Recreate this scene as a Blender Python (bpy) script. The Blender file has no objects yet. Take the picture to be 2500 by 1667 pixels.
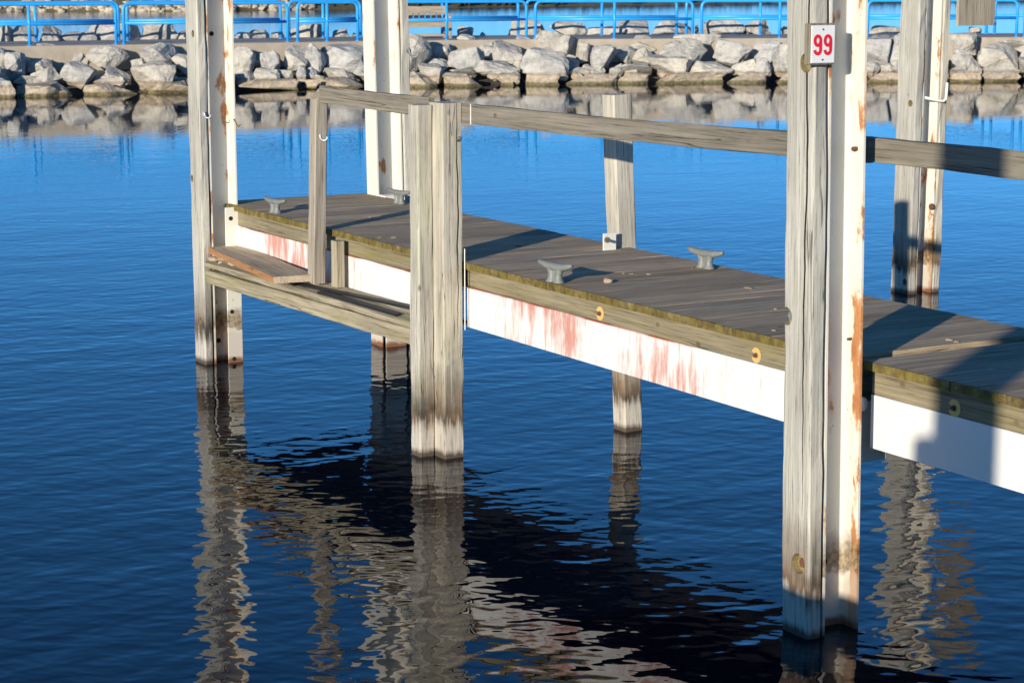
import bpy, bmesh, math, random
from mathutils import Vector, Matrix, noise as mnoise

# ------------------------------------------------------------------ camera, world, sun
SC = bpy.context.scene
COL = SC.collection
H = 2.9                                   # eye height above the water
PITCH = math.radians(10.019)
F_PX, CX, CY = 5102.0, 1250.0, 833.5      # lens in pixels of the 2500 px wide photograph
cam_d = bpy.data.cameras.new('camera')
cam_d.sensor_width = 36.0
cam_d.lens = 36.0 * F_PX / 2500.0
cam_d.clip_start = 0.1
cam_d.clip_end = 3000.0
cam_d.dof.use_dof = True
cam_d.dof.focus_distance = 12.0
cam_d.dof.aperture_fstop = 9.0
cam = bpy.data.objects.new('camera', cam_d)
cam.location = (0, 0, H)
cam.rotation_euler = (math.pi / 2 - PITCH, 0, 0)
COL.objects.link(cam)
SC.camera = cam

SUN_EL = math.radians(11.4)
SUN_H = Vector((-0.445, -0.8955))         # horizontal direction towards the sun
SUN_AZ = math.atan2(SUN_H.x, SUN_H.y)
world = bpy.data.worlds.new('World')
SC.world = world
world.use_nodes = True
wn = world.node_tree
wn.nodes.clear()
w_out = wn.nodes.new('ShaderNodeOutputWorld')
w_bg = wn.nodes.new('ShaderNodeBackground')
w_sky = wn.nodes.new('ShaderNodeTexSky')
w_sky.sky_type = 'NISHITA'
w_sky.sun_disc = False
w_sky.sun_elevation = SUN_EL
w_sky.sun_rotation = SUN_AZ % (2 * math.pi)
w_sky.altitude = 2500
w_sky.air_density = 0.7
w_sky.dust_density = 0.0
w_sky.ozone_density = 6.0
w_hs = wn.nodes.new('ShaderNodeHueSaturation')
w_hs.inputs['Saturation'].default_value = 1.02
w_hs.inputs['Hue'].default_value = 0.489
w_hs.inputs['Value'].default_value = 1.0
w_bg.inputs['Strength'].default_value = 0.14
wn.links.new(w_sky.outputs[0], w_hs.inputs['Color'])
wn.links.new(w_hs.outputs[0], w_bg.inputs['Color'])
wn.links.new(w_bg.outputs[0], w_out.inputs['Surface'])

sun_d = bpy.data.lights.new('sun', 'SUN')
sun_d.energy = 4.6
sun_d.angle = math.radians(0.53)
sun_d.color = (1.0, 0.90, 0.74)
sun = bpy.data.objects.new('sun', sun_d)
sdir = Vector((SUN_H.x * math.cos(SUN_EL), SUN_H.y * math.cos(SUN_EL), math.sin(SUN_EL)))
sun.rotation_euler = sdir.to_track_quat('Z', 'Y').to_euler()
sun.location = (-10, -20, 10)
COL.objects.link(sun)

SC.view_settings.view_transform = 'Standard'
SC.view_settings.look = 'None'
SC.view_settings.exposure = 0.35
SC.view_settings.gamma = 1.0
SC.view_settings.use_curve_mapping = False

# ------------------------------------------------------------------ frames
U = Vector((-0.50090578, 0.86550182, 0))  # along the dock, away from the camera
V = Vector((0.86550182, 0.50090578, 0))   # across the dock, towards its back edge
Z = Vector((0, 0, 1))
O = Vector((-0.28653, 12.41961, 0))
DECK = 1.188


def W(u, v, z):
    return O + U * u + V * v + Z * z


SP, CP = math.sin(PITCH), math.cos(PITCH)


def ray(x, y):
    a = (x - CX) / F_PX
    b = -(y - CY) / F_PX
    return Vector((a, CP + b * SP, -SP + b * CP))


def at_z(x, y, z):
    d = ray(x, y)
    return Vector((0, 0, H)) + d * ((z - H) / d.z)


# ------------------------------------------------------------------ node helper and materials
class NT:
    def __init__(self, name):
        self.mat = bpy.data.materials.new(name)
        self.mat.use_nodes = True
        self.t = self.mat.node_tree
        self.t.nodes.clear()
        self.out = self.t.nodes.new('ShaderNodeOutputMaterial')

    def node(self, typ, ins=None, **props):
        n = self.t.nodes.new(typ)
        for k, v in props.items():
            setattr(n, k, v)
        for k, v in (ins or {}).items():
            if hasattr(v, 'is_linked') and hasattr(v, 'node'):
                self.t.links.new(v, n.inputs[k])
            else:
                n.inputs[k].default_value = v
        return n

    def math(self, op, a, b=0.0, c=0.0, clamp=False):
        n = self.node('ShaderNodeMath', {0: a, 1: b, 2: c}, operation=op)
        n.use_clamp = clamp
        return n.outputs[0]

    def vmul(self, a, b):
        return self.node('ShaderNodeVectorMath', {0: a, 1: b}, operation='MULTIPLY').outputs[0]

    def vadd(self, a, b):
        return self.node('ShaderNodeVectorMath', {0: a, 1: b}, operation='ADD').outputs[0]

    def noise(self, vec, scale=1.0, detail=4.0, rough=0.55, dist=0.0):
        return self.node('ShaderNodeTexNoise', {'Vector': vec, 'Scale': scale, 'Detail': detail,
                                                'Roughness': rough, 'Distortion': dist}).outputs[0]

    def ramp(self, fac, stops, interp='LINEAR'):
        n = self.node('ShaderNodeValToRGB', {0: fac})
        cr = n.color_ramp
        cr.interpolation = interp
        while len(cr.elements) < len(stops):
            cr.elements.new(0.5)
        for e, (p, c) in zip(cr.elements, stops):
            e.position = p
            if not isinstance(c, tuple):
                c = (c, c, c)
            e.color = (*c, 1)
        return n.outputs[0]

    def mix(self, fac, a, b, mode='MIX'):
        n = self.node('ShaderNodeMix', data_type='RGBA', blend_type=mode)
        for i, v in ((0, fac), (6, a), (7, b)):
            if hasattr(v, 'is_linked') and hasattr(v, 'node'):
                self.t.links.new(v, n.inputs[i])
            else:
                n.inputs[i].default_value = (*v, 1) if isinstance(v, tuple) and len(v) == 3 else v
        return n.outputs[2]

    def step(self, x, lo, hi):
        n = self.node('ShaderNodeMapRange', {0: x, 1: lo, 2: hi, 3: 0.0, 4: 1.0})
        n.clamp = True
        return n.outputs[0]

    def coords(self):
        co = self.node('ShaderNodeTexCoord').outputs['Object']
        r = self.node('ShaderNodeObjectInfo').outputs['Random']
        off = self.node('ShaderNodeVectorMath', {0: (37.0, 91.0, 53.0), 3: r}, operation='SCALE').outputs[0]
        return co, self.vadd(co, off), r

    def posz(self):
        p = self.node('ShaderNodeNewGeometry').outputs['Position']
        s = self.node('ShaderNodeSeparateXYZ', {0: p})
        return p, s.outputs[2]

    def finish(self, col, rough=0.8, bump=None, bdist=1.0, spec=0.3, metal=0.0):
        b = self.node('ShaderNodeBsdfPrincipled', {'Base Color': col if not isinstance(col, tuple) else (*col, 1),
                                                   'Roughness': rough, 'Metallic': metal,
                                                   'Specular IOR Level': spec})
        if bump is not None:
            bn = self.node('ShaderNodeBump', {'Strength': 1.0, 'Distance': bdist, 'Height': bump})
            self.t.links.new(bn.outputs[0], b.inputs['Normal'])
        self.t.links.new(b.outputs[0], self.out.inputs['Surface'])
        return self.mat


def wood(name, dark, light, green=0.0, water=False, crack=0.5, knots=0.5, moss=None, gcol=(0.22, 0.21, 0.06),
         fine=1.0, contrast=1.0, grey=0.0):
    n = NT(name)
    co, vec, rnd = n.coords()
    g1 = n.noise(n.vmul(vec, (2.6, 105, 105)), 1, 6, 0.75)
    g2 = n.noise(n.vmul(vec, (0.9, 42, 42)), 1, 5, 0.68, 0.5)
    bl = n.noise(n.vmul(vec, (1.3, 3.5, 3.5)), 1, 4, 0.6)
    base = n.ramp(g2, [(0.30, dark), (0.44, tuple(d * .45 + l * .55 for d, l in zip(dark, light))), (0.66, light)])
    mul = n.ramp(g1, [(0.34, 1 - 0.78 * contrast), (0.44, 0.88), (0.52, 1.02), (0.7, 1.14)])
    col = n.mix(1.0, base, mul, 'MULTIPLY')
    mul2 = n.ramp(bl, [(0.3, 0.78), (0.55, 1.0), (0.75, 1.1)])
    col = n.mix(1.0, col, mul2, 'MULTIPLY')
    hue = n.ramp(rnd, [(0.0, (1.18, 1.14, 1.08)), (0.2, (0.85, 0.83, 0.78)), (0.4, (1.06, 1.08, 1.12)), (0.6, (0.78, 0.76, 0.72)), (0.8, (1.0, 0.95, 0.86)), (1.0, (1.12, 1.12, 1.14))] if moss else [(0.0, (1.05, 1.0, 0.93)), (0.5, (0.94, 0.95, 0.95)), (1.0, (1.0, 0.97, 0.9))])
    col = n.mix(1.0, col, hue, 'MULTIPLY')
    # drying cracks along the grain
    c1 = n.noise(n.vmul(vec, (0.55, 20, 20)), 1, 3, 0.5, 0.4)
    cm = n.math('SUBTRACT', 1.0, n.step(n.math('ABSOLUTE', n.math('SUBTRACT', c1, 0.5)), 0.002, 0.009))
    cg = n.step(n.noise(n.vmul(vec, (0.8, 9, 9)), 1.0, 2, 0.5), 0.66 - 0.15 * crack, 0.72 - 0.15 * crack)
    cm = n.math('MULTIPLY', cm, cg)
    col = n.mix(n.math('MULTIPLY', cm, 0.8), col, tuple(d * 0.22 for d in dark))
    height = n.math('ADD', n.math('MULTIPLY', g1, 0.0026 * fine), n.math('MULTIPLY', g2, 0.0030 * fine))
    height = n.math('SUBTRACT', height, n.math('MULTIPLY', cm, 0.004))
    if knots > 0:
        vo = n.node('ShaderNodeTexVoronoi', {'Vector': n.vmul(vec, (5.5, 8, 8)), 'Scale': 1.0, 'Randomness': 1.0})
        k = n.math('SUBTRACT', 1.0, n.step(vo.outputs['Distance'], 0.06, 0.15))
        cs = n.node('ShaderNodeSeparateColor', {0: vo.outputs['Color']}).outputs[0]
        k = n.math('MULTIPLY', k, n.step(cs, 1.0 - 0.16 * knots, 1.01 - 0.16 * knots))
        col = n.mix(n.math('MULTIPLY', k, 0.75), col, (0.10, 0.07, 0.045))
        height = n.math('SUBTRACT', height, n.math('MULTIPLY', k, 0.002))
    if green > 0:
        gm = n.step(n.noise(n.vmul(vec, (1.6, 6, 6)), 1.0, 4, 0.6), 0.62 - 0.25 * green, 0.85 - 0.2 * green)
        col = n.mix(n.math('MULTIPLY', gm, min(1.0, 0.45 + green * 0.4)), col, n.mix(1.0, gcol, mul, 'MULTIPLY'))
    if moss:
        # moss on the front end grain of the plank, spilling a little over the arris
        sx = n.node('ShaderNodeSeparateXYZ', {0: co}).outputs[0]
        mn = n.noise(vec, 11.0, 4, 0.6)
        mm = n.math('SUBTRACT', 1.0, n.step(n.math('SUBTRACT', sx, n.math('MULTIPLY', mn, 0.03)), -0.014, 0.004))
        mc = n.ramp(n.noise(vec, 16.0, 3, 0.6), [(0.32, (0.07, 0.048, 0.016)), (0.5, (0.14, 0.105, 0.022)), (0.66, (0.20, 0.165, 0.028))])
        col = n.mix(n.math('MULTIPLY', mm, 0.92), col, mc)
        # pale droppings and lichen on the walking side
        wv = n.noise(n.vmul(vec, (5, 9, 9)), 1.0, 5, 0.7)
        col = n.mix(n.math('MULTIPLY', n.step(wv, 0.655, 0.72), 0.6), col, (0.5, 0.5, 0.5))
        og = n.noise(n.vmul(vec, (3, 5, 5)), 1.0, 4, 0.65)
        col = n.mix(n.math('MULTIPLY', n.step(og, 0.64, 0.76), 0.5), col, (0.26, 0.16, 0.03))
    if water:
        p, z = n.posz()
        jit = n.math('MULTIPLY', n.math('SUBTRACT', n.noise(n.vmul(vec, (1.0, 30, 30)), 1.0, 4, 0.6), 0.5), 0.30)
        jit2 = n.math('MULTIPLY', n.math('SUBTRACT', n.noise(vec, 5.0, 3, 0.6), 0.5), 0.22)
        zz = n.math('ADD', n.math('ADD', z, jit), jit2)
        soot = n.math('MULTIPLY', n.step(zz, 0.16, 0.24), n.math('SUBTRACT', 1.0, n.step(zz, 0.28, 0.58)))
        col = n.mix(n.math('MULTIPLY', soot, 0.9), col, n.mix(1.0, n.ramp(n.noise(vec, 6.0, 3, 0.6), [(0.38, (0.03, 0.021, 0.015)), (0.62, (0.17, 0.105, 0.06))]), mul, 'MULTIPLY'))
        pale = n.math('SUBTRACT', 1.0, n.step(zz, 0.12, 0.24))
        col = n.mix(n.math('MULTIPLY', pale, 0.55), col, n.mix(1.0, (0.52, 0.47, 0.41), mul, 'MULTIPLY'))
        wet = n.math('SUBTRACT', 1.0, n.step(n.math('ADD', z, n.math('MULTIPLY', jit, 0.18)), 0.02, 0.055))
        col = n.mix(n.math('MULTIPLY', wet, 0.9), col, (0.05, 0.03, 0.018))
    return n.finish(col, 0.85, height, 1.0, 0.2)


def painted_steel(name, rust=0.5, water=True, red=0.0, base=(0.74, 0.715, 0.635), boost=None):
    n = NT(name)
    co, vec, rnd = n.coords()
    p, z = n.posz()
    col = n.mix(n.step(n.noise(vec, 2.2, 4, 0.6), 0.35, 0.75), base, tuple(b * 0.93 for b in base))
    rough = 0.42
    height = n.math('MULTIPLY', n.noise(vec, 60, 3, 0.6), 0.0006)
    if rust > 0:
        st = (6.0, 16, 16)
        a = n.noise(n.vmul(vec, st), 1.0, 6, 0.62)
        big = n.noise(n.vmul(vec, (1.7, 7.0, 7.0)), 1.0, 2, 0.5)
        m = n.math('ADD', n.math('MULTIPLY', a, 0.45), n.math('MULTIPLY', big, 0.55))
        if boost:
            sl = n.node('ShaderNodeSeparateXYZ', {0: co})
            if boost == 'web':      # rust creeping along the web beside the timber
                bm_ = n.step(sl.outputs[2], 0.035, 0.075)
            else:                   # rust along the outer edge of the far flange
                bm_ = n.math('MULTIPLY', n.math('SUBTRACT', 1.0, n.step(sl.outputs[2], -0.09, -0.07)), n.math('SUBTRACT', 1.0, n.step(sl.outputs[1], -0.06, -0.03)))
            m = n.math('ADD', m, n.math('MULTIPLY', bm_, 0.065))
        t = 0.66 - 0.17 * rust
        glow = n.step(m, t + 0.01, t + 0.07)
        core = n.step(m, t + 0.04, t + 0.075)
        col = n.mix(n.math('MULTIPLY', glow, 0.55), col, (0.68, 0.42, 0.19))
        col = n.mix(n.math('MULTIPLY', core, 0.9), col, n.ramp(a, [(0.40, (0.56, 0.25, 0.08)), (0.65, (0.36, 0.12, 0.035))]))
        sp = n.step(n.noise(vec, 34, 2, 0.5), 0.735, 0.76)
        col = n.mix(n.math('MULTIPLY', sp, 0.7), col, (0.25, 0.10, 0.04))
        height = n.math('ADD', height, n.math('MULTIPLY', core, n.math('MULTIPLY', n.noise(vec, 90, 3, 0.7), 0.002)))
    if red > 0:
        # worn topcoat with the red primer showing through in brushed vertical strokes
        s1 = n.noise(n.vmul(vec, (11, 3.0, 2.2)), 1.0, 6, 0.68)
        s2 = n.noise(n.vmul(vec, (46, 10, 6)), 1.0, 4, 0.7)
        big = n.noise(n.vmul(vec, (0.85, 0.5, 1.1)), 1.0, 2, 0.5)
        m = n.math('ADD', n.math('ADD', n.math('MULTIPLY', s1, 0.42), n.math('MULTIPLY', s2, 0.28)), n.math('MULTIPLY', big, 0.62))
        tt = 0.765 - 0.10 * red
        mk = n.step(m, tt, tt + 0.10)
        col = n.mix(n.math('MULTIPLY', mk, 0.85), col, n.ramp(s2, [(0.3, (0.46, 0.13, 0.085)), (0.7, (0.60, 0.24, 0.17))]))
        lz = n.node('ShaderNodeSeparateXYZ', {0: co}).outputs[2]
        ln = n.step(lz, 0.114, 0.117)
        col = n.mix(n.math('MULTIPLY', ln, n.step(n.noise(n.vmul(vec, (1.5, 1, 1)), 1.0, 3, 0.5), 0.42, 0.55)), col, (0.45, 0.14, 0.10))
    if water:
        j = n.math('MULTIPLY', n.math('SUBTRACT', n.noise(vec, 9.0, 5, 0.65), 0.5), 0.22)
        zz = n.math('ADD', z, j)
        b1 = n.math('MULTIPLY', n.step(zz, 0.25, 0.27), n.math('SUBTRACT', 1.0, n.step(zz, 0.34, 0.44)))
        col = n.mix(n.math('MULTIPLY', b1, 0.85), col, n.ramp(n.noise(vec, 30, 4, 0.7), [(0.4, (0.10, 0.06, 0.025)), (0.62, (0.42, 0.31, 0.18))]))
        lo = n.math('SUBTRACT', 1.0, n.step(zz, 0.20, 0.30))
        col = n.mix(n.math('MULTIPLY', lo, 0.6), col, (0.50, 0.42, 0.34))
        lo2 = n.math('SUBTRACT', 1.0, n.step(n.math('ADD', z, n.math('MULTIPLY', j, 0.4)), 0.02, 0.05))
        col = n.mix(n.math('MULTIPLY', lo2, 0.92), col, (0.20, 0.075, 0.025))
    return n.finish(col, rough, height, 1.0, 0.4)


def plain(name, col, rough=0.6, var=0.15, scale=9.0, bump=0.0, metal=0.0, spec=0.4):
    n = NT(name)
    co, vec, rnd = n.coords()
    t = n.noise(vec, scale, 5, 0.65)
    c = n.ramp(t, [(0.3, tuple(x * (1 - var) for x in col)), (0.7, tuple(min(1, x * (1 + var)) for x in col))])
    return n.finish(c, rough, n.math('MULTIPLY', t, bump) if bump else None, 1.0, spec, metal)


def rock_material():
    n = NT('limestone')
    co, vec, rnd = n.coords()
    p, z = n.posz()
    a = n.noise(p, 1.6, 6, 0.65)
    b = n.noise(p, 9.0, 5, 0.7)
    s = n.noise(n.vmul(p, (1.5, 1.5, 7.0)), 1.0, 5, 0.65, 0.5)
    col = n.ramp(a, [(0.30, (0.36, 0.35, 0.335)), (0.5, (0.48, 0.465, 0.43)), (0.7, (0.58, 0.56, 0.515))])
    col = n.mix(1.0, col, n.ramp(b, [(0.3, 0.72), (0.5, 1.0), (0.7, 1.12)]), 'MULTIPLY')
    col = n.mix(1.0, col, n.ramp(s, [(0.34, 0.74), (0.46, 1.0), (0.7, 1.06)]), 'MULTIPLY')
    tint = n.ramp(rnd, [(0.0, (1.05, 1.0, 0.92)), (0.4, (0.93, 0.94, 0.97)), (0.7, (1.0, 0.97, 0.9)), (1.0, (1.08, 1.05, 1.0))])
    col = n.mix(1.0, col, tint, 'MULTIPLY')
    j = n.math('MULTIPLY', n.math('SUBTRACT', n.noise(p, 4.0, 4, 0.6), 0.5), 0.10)
    zz = n.math('ADD', z, j)
    band = n.math('SUBTRACT', 1.0, n.step(zz, 0.25, 0.29))
    col = n.mix(n.math('MULTIPLY', band, 0.75), col, n.ramp(b, [(0.35, (0.36, 0.27, 0.18)), (0.65, (0.56, 0.46, 0.33))]))
    edge = n.math('MULTIPLY', n.step(zz, 0.22, 0.26), n.math('SUBTRACT', 1.0, n.step(zz, 0.27, 0.32)))
    col = n.mix(n.math('MULTIPLY', edge, 0.5), col, (0.16, 0.11, 0.07))
    alg = n.math('SUBTRACT', 1.0, n.step(n.math('ADD', z, n.math('MULTIPLY', j, 0.7)), 0.05, 0.10))
    col = n.mix(n.math('MULTIPLY', alg, 0.8), col, n.ramp(b, [(0.4, (0.035, 0.03, 0.01)), (0.6, (0.15, 0.13, 0.03))]))
    hgt = n.math('ADD', n.math('MULTIPLY', a, 0.10), n.math('ADD', n.math('MULTIPLY', b, 0.035), n.math('MULTIPLY', s, 0.05)))
    return n.finish(col, 0.9, hgt, 1.0, 0.15)


def water_material():
    n = NT('lake_water')
    p = n.node('ShaderNodeNewGeometry').outputs['Position']
    def mp(deg, sx):
        return n.node('ShaderNodeMapping', {0: p, 'Rotation': (0, 0, math.radians(deg)), 'Scale': (sx, 1.0, 1.0)}, vector_type='TEXTURE').outputs[0]
    a = n.noise(mp(20, 1.6), 1.2, 1.0, 0.4, 0.2)
    b = n.noise(mp(33, 1.7), 5.2, 1.4, 0.5, 0.35)
    c = n.noise(mp(-14, 1.6), 10.5, 1.0, 0.4, 0.15)
    amp = n.ramp(n.noise(p, 0.16, 3, 0.5), [(0.3, 0.6), (0.7, 1.2)])
    py = n.node('ShaderNodeSeparateXYZ', {0: p}).outputs[1]
    # the water lies calmer in the lee of the breakwater
    lee = n.node('ShaderNodeMapRange', {0: py, 1: 8.0, 2: 40.0, 3: 1.3, 4: 0.16})
    lee.clamp = True
    amp = n.math('MULTIPLY', amp, lee.outputs[0])
    h = n.math('ADD', n.math('MULTIPLY', a, 0.010), n.math('ADD', n.math('MULTIPLY', b, 0.0064), n.math('MULTIPLY', c, 0.0027)))
    h = n.math('MULTIPLY', h, amp)
    # open water beyond the breakwater is ruffled by the wind
    wind = n.node('ShaderNodeMapRange', {0: py, 1: 62.0, 2: 72.0, 3: 0.0, 4: 0.10})
    wind.clamp = True
    bn = n.node('ShaderNodeBump', {'Strength': 1.0, 'Distance': 1.0, 'Height': h})
    bs = n.node('ShaderNodeBsdfPrincipled', {'Base Color': (0.0008, 0.004, 0.012, 1), 'Roughness': wind.outputs[0], 'IOR': 1.30,
                                             'Normal': bn.outputs[0]})
    n.t.links.new(bs.outputs[0], n.out.inputs['Surface'])
    return n.mat


M = {}
M['post'] = wood('weathered_post_wood', (0.37, 0.35, 0.305), (0.565, 0.545, 0.485), contrast=0.9, water=True, green=0.08, crack=0.6, knots=0.35, gcol=(0.30, 0.31, 0.17))
M['post_green'] = wood('greenish_post_wood', (0.35, 0.325, 0.27), (0.56, 0.53, 0.46), contrast=0.9, water=True, green=0.35, crack=0.8, knots=0.5, gcol=(0.36, 0.38, 0.20))
M['rail'] = wood('grey_rail_wood', (0.125, 0.115, 0.095), (0.27, 0.245, 0.205), crack=0.5, knots=1.0, green=0.15, gcol=(0.22, 0.21, 0.10))
M['railpost'] = wood('grey_brown_post_wood', (0.24, 0.20, 0.16), (0.43, 0.38, 0.31), crack=0.5, knots=0.8)
M['plank'] = wood('deck_plank_wood', (0.215, 0.166, 0.112), (0.50, 0.40, 0.285), crack=0.4, knots=0.3, moss=True)
M['fascia'] = wood('fascia_wood', (0.135, 0.112, 0.068), (0.33, 0.285, 0.19), green=0.35, crack=0.3, knots=0.8, gcol=(0.24, 0.20, 0.05))
M['step'] = wood('step_wood', (0.22, 0.19, 0.135), (0.44, 0.39, 0.29), green=0.3, crack=0.4, knots=0.5, gcol=(0.25, 0.25, 0.06))
M['loose'] = wood('loose_plank_wood', (0.40, 0.31, 0.21), (0.62, 0.51, 0.38), crack=0.3, knots=0.3)
M['loose_edge'] = wood('sawn_plank_edge', (0.34, 0.15, 0.06), (0.52, 0.28, 0.14), crack=0.1, knots=0.0)
M['bench'] = wood('bench_wood', (0.30, 0.24, 0.18), (0.48, 0.41, 0.33), crack=0.2, knots=0.0)
M['board'] = wood('sign_board_wood', (0.15, 0.135, 0.10), (0.30, 0.27, 0.21), crack=0.2, knots=0.0)
M['steel'] = painted_steel('white_painted_steel', rust=0.55)
M['steel_rusty'] = painted_steel('rusty_white_steel', rust=0.68, boost='web')
M['steel_orange'] = painted_steel('orange_rusted_white_steel', rust=0.82, boost='flange')
M['steel_clean'] = painted_steel('clean_white_steel', rust=0.0, water=False)
M['plate'] = painted_steel('white_plate_steel', rust=0.12)
M['beam_red'] = painted_steel('white_over_red_primer', rust=0.0, water=False, red=1.0, base=(0.80, 0.79, 0.75))
M['beam_white'] = painted_steel('white_beam_paint', rust=0.0, water=False, red=-0.5, base=(0.80, 0.79, 0.75))
M['galv'] = plain('galvanised_iron', (0.19, 0.20, 0.185), 0.5, 0.16, 22, 0.002, 0.0, 0.5)
M['bolt'] = plain('dark_bolt_steel', (0.14, 0.12, 0.10), 0.5, 0.3, 40, 0, 0.5)
M['rustbolt'] = plain('rusty_bolt', (0.15, 0.065, 0.035), 0.8, 0.4, 40)
M['hole'] = plain('hole_shade_dark', (0.02, 0.014, 0.01), 0.95, 0.2, 30)  # near-black colour carries the shade inside holes and splits
M['holewood'] = plain('bored_wood', (0.24, 0.19, 0.09), 0.9, 0.3, 60)
M['yellow'] = plain('yellow_plastic', (0.66, 0.43, 0.15), 0.45, 0.10, 14)
M['rubber'] = plain('black_rubber', (0.018, 0.018, 0.02), 0.55, 0.3, 30, 0.001)
M['zinc'] = plain('bright_zinc', (0.62, 0.62, 0.64), 0.35, 0.1, 30, 0, 0.3)
M['hookwhite'] = plain('white_coated_hook', (0.8, 0.78, 0.72), 0.4, 0.06, 20)
M['signwhite'] = plain('sign_white', (0.78, 0.78, 0.78), 0.35, 0.03, 5)
M['signred'] = plain('sign_red', (0.72, 0.016, 0.035), 0.4, 0.05, 10)
M['blue'] = plain('blue_rail_paint', (0.03, 0.36, 0.86), 0.35, 0.10, 3)
M['concrete'] = plain('walkway_concrete', (0.40, 0.345, 0.27), 0.9, 0.16, 2.5, 0.01)
M['concrete_top'] = plain('walkway_top', (0.36, 0.32, 0.28), 0.9, 0.10, 4, 0.004)
M['rubble'] = plain('rubble_core', (0.07, 0.064, 0.058), 0.95, 0.4, 3.0, 0.1)  # kept dark to put shade into the gaps between the boulders
M['rock'] = rock_material()
M['water'] = water_material()
M['bank'] = plain('far_bank_soil', (0.13, 0.11, 0.06), 0.95, 0.4, 0.8, 0.05)
M['farstone'] = plain('far_bank_stone', (0.46, 0.40, 0.31), 0.9, 0.35, 1.2, 0.03)
M['shrub'] = plain('far_bank_scrub', (0.035, 0.032, 0.018), 0.95, 0.5, 1.5, 0.02)
M['pebble'] = plain('pale_pebble', (0.46, 0.37, 0.27), 0.9, 0.35, 60, 0.004)


# ------------------------------------------------------------------ object helpers
def tag(o, label=None, cat=None, group=None, kind=None):
    if label: o['label'] = label
    if cat: o['category'] = cat
    if group: o['group'] = group
    if kind: o['kind'] = kind
    return o


def thing(name, loc, label, cat, group=None):
    e = bpy.data.objects.new(name, None)
    e.empty_display_size = 0.2
    e.location = loc
    COL.objects.link(e)
    return tag(e, label, cat, group)


ABS = {}


def link(name, mesh, mtx, parent=None):
    o = bpy.data.objects.new(name, mesh)
    COL.objects.link(o)
    ABS[o.name] = mtx.copy()
    if parent is not None:
        o.parent = parent
        pm = ABS.get(parent.name)
        if pm is None:
            pm = Matrix.Translation(parent.location)
        o.matrix_basis = pm.inverted() @ mtx
    else:
        o.matrix_basis = mtx
    return o


def mesh_from(bm, name, mats, smooth=False):
    me = bpy.data.meshes.new(name)
    bm.normal_update()
    bm.to_mesh(me)
    bm.free()
    for m in (mats if isinstance(mats, (list, tuple)) else [mats]):
        me.materials.append(M[m])
    if smooth:
        for p in me.polygons: p.use_smooth = True
    return me


def frame(x, y, loc):
    x = x.normalized()
    y = (y - x * y.dot(x)).normalized()
    z = x.cross(y)
    m = Matrix.Identity(4)
    for i, a in enumerate((x, y, z)):
        for r in range(3):
            m[r][i] = a[r]
    m.translation = loc
    return m


def board_mesh(name, L, w, t, mats, seed=0, ch=0.006, wob=0.0012, n=None, sag=0.0, slant=0.0, x0=0.0):
    """plank along local X, width w along Y, thickness t along Z, with worn arrises"""
    rnd = random.Random(seed)
    bm = bmesh.new()
    n = n or max(4, int(L / 0.12))
    n = min(n, 44)
    prof = []
    for sy, sz in ((-1, -1), (1, -1), (1, 1), (-1, 1)):
        a = (sy * (w / 2 - ch), sz * t / 2)
        b = (sy * w / 2, sz * (t / 2 - ch))
        prof += [(a, b), (b, a)][0 if sy * sz < 0 else 1]
    off = rnd.random() * 100
    rings = []
    for i in range(n + 1):
        f = i / n
        x = x0 + L * f
        ring = []
        for k, (y, z) in enumerate(prof):
            q = mnoise.noise(Vector((x * 2.3 + off, k * 5.1, seed * 1.7)))
            q2 = mnoise.noise(Vector((x * 9 + off, k * 3.3, seed * 2.7)))
            s = 1 + (q * wob * 2 + q2 * wob) / max(0.02, min(w, t) / 2)
            xs = x
            if slant and i == n:
                xs = x + slant * (y / w)
            zz = z * s + sag * 4 * f * (1 - f)
            ring.append(bm.verts.new((xs, y * s, zz)))
        rings.append(ring)
    m = len(prof)
    for i in range(n):
        for k in range(m):
            bm.faces.new((rings[i][k], rings[i][(k + 1) % m], rings[i + 1][(k + 1) % m], rings[i + 1][k]))
    bm.faces.new(list(reversed(rings[0])))
    bm.faces.new(rings[-1])
    bmesh.ops.recalc_face_normals(bm, faces=bm.faces)
    return mesh_from(bm, name, mats)


def beam_between(name, p0, p1, ydir, w, t, mat, parent, seed=0, **kw):
    """board from p0 to p1 (centre line)"""
    L = (p1 - p0).length
    me = board_mesh(name, L, w, t, mat, seed, **kw)
    return link(name, me, frame(p1 - p0, ydir, p0), parent)


def box_bm(bm, lo, hi):
    vs = [bm.verts.new((x, y, z)) for x in (lo[0], hi[0]) for y in (lo[1], hi[1]) for z in (lo[2], hi[2])]
    fs = [(0, 1, 3, 2), (4, 6, 7, 5), (0, 4, 5, 1), (2, 3, 7, 6), (0, 2, 6, 4), (1, 5, 7, 3)]
    return [bm.faces.new([vs[i] for i in f]) for f in fs]


def boxes_mesh(name, blist, mat, bev=0.002):
    bm = bmesh.new()
    for lo, hi in blist:
        box_bm(bm, lo, hi)
    if bev:
        bmesh.ops.bevel(bm, geom=list(bm.edges), offset=bev, segments=1, affect='EDGES', clamp_overlap=True)
    bmesh.ops.recalc_face_normals(bm, faces=bm.faces)
    return mesh_from(bm, name, mat)


DOCK_M = frame(-U, V, O)      # local x = -u, y = v, z = up


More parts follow.
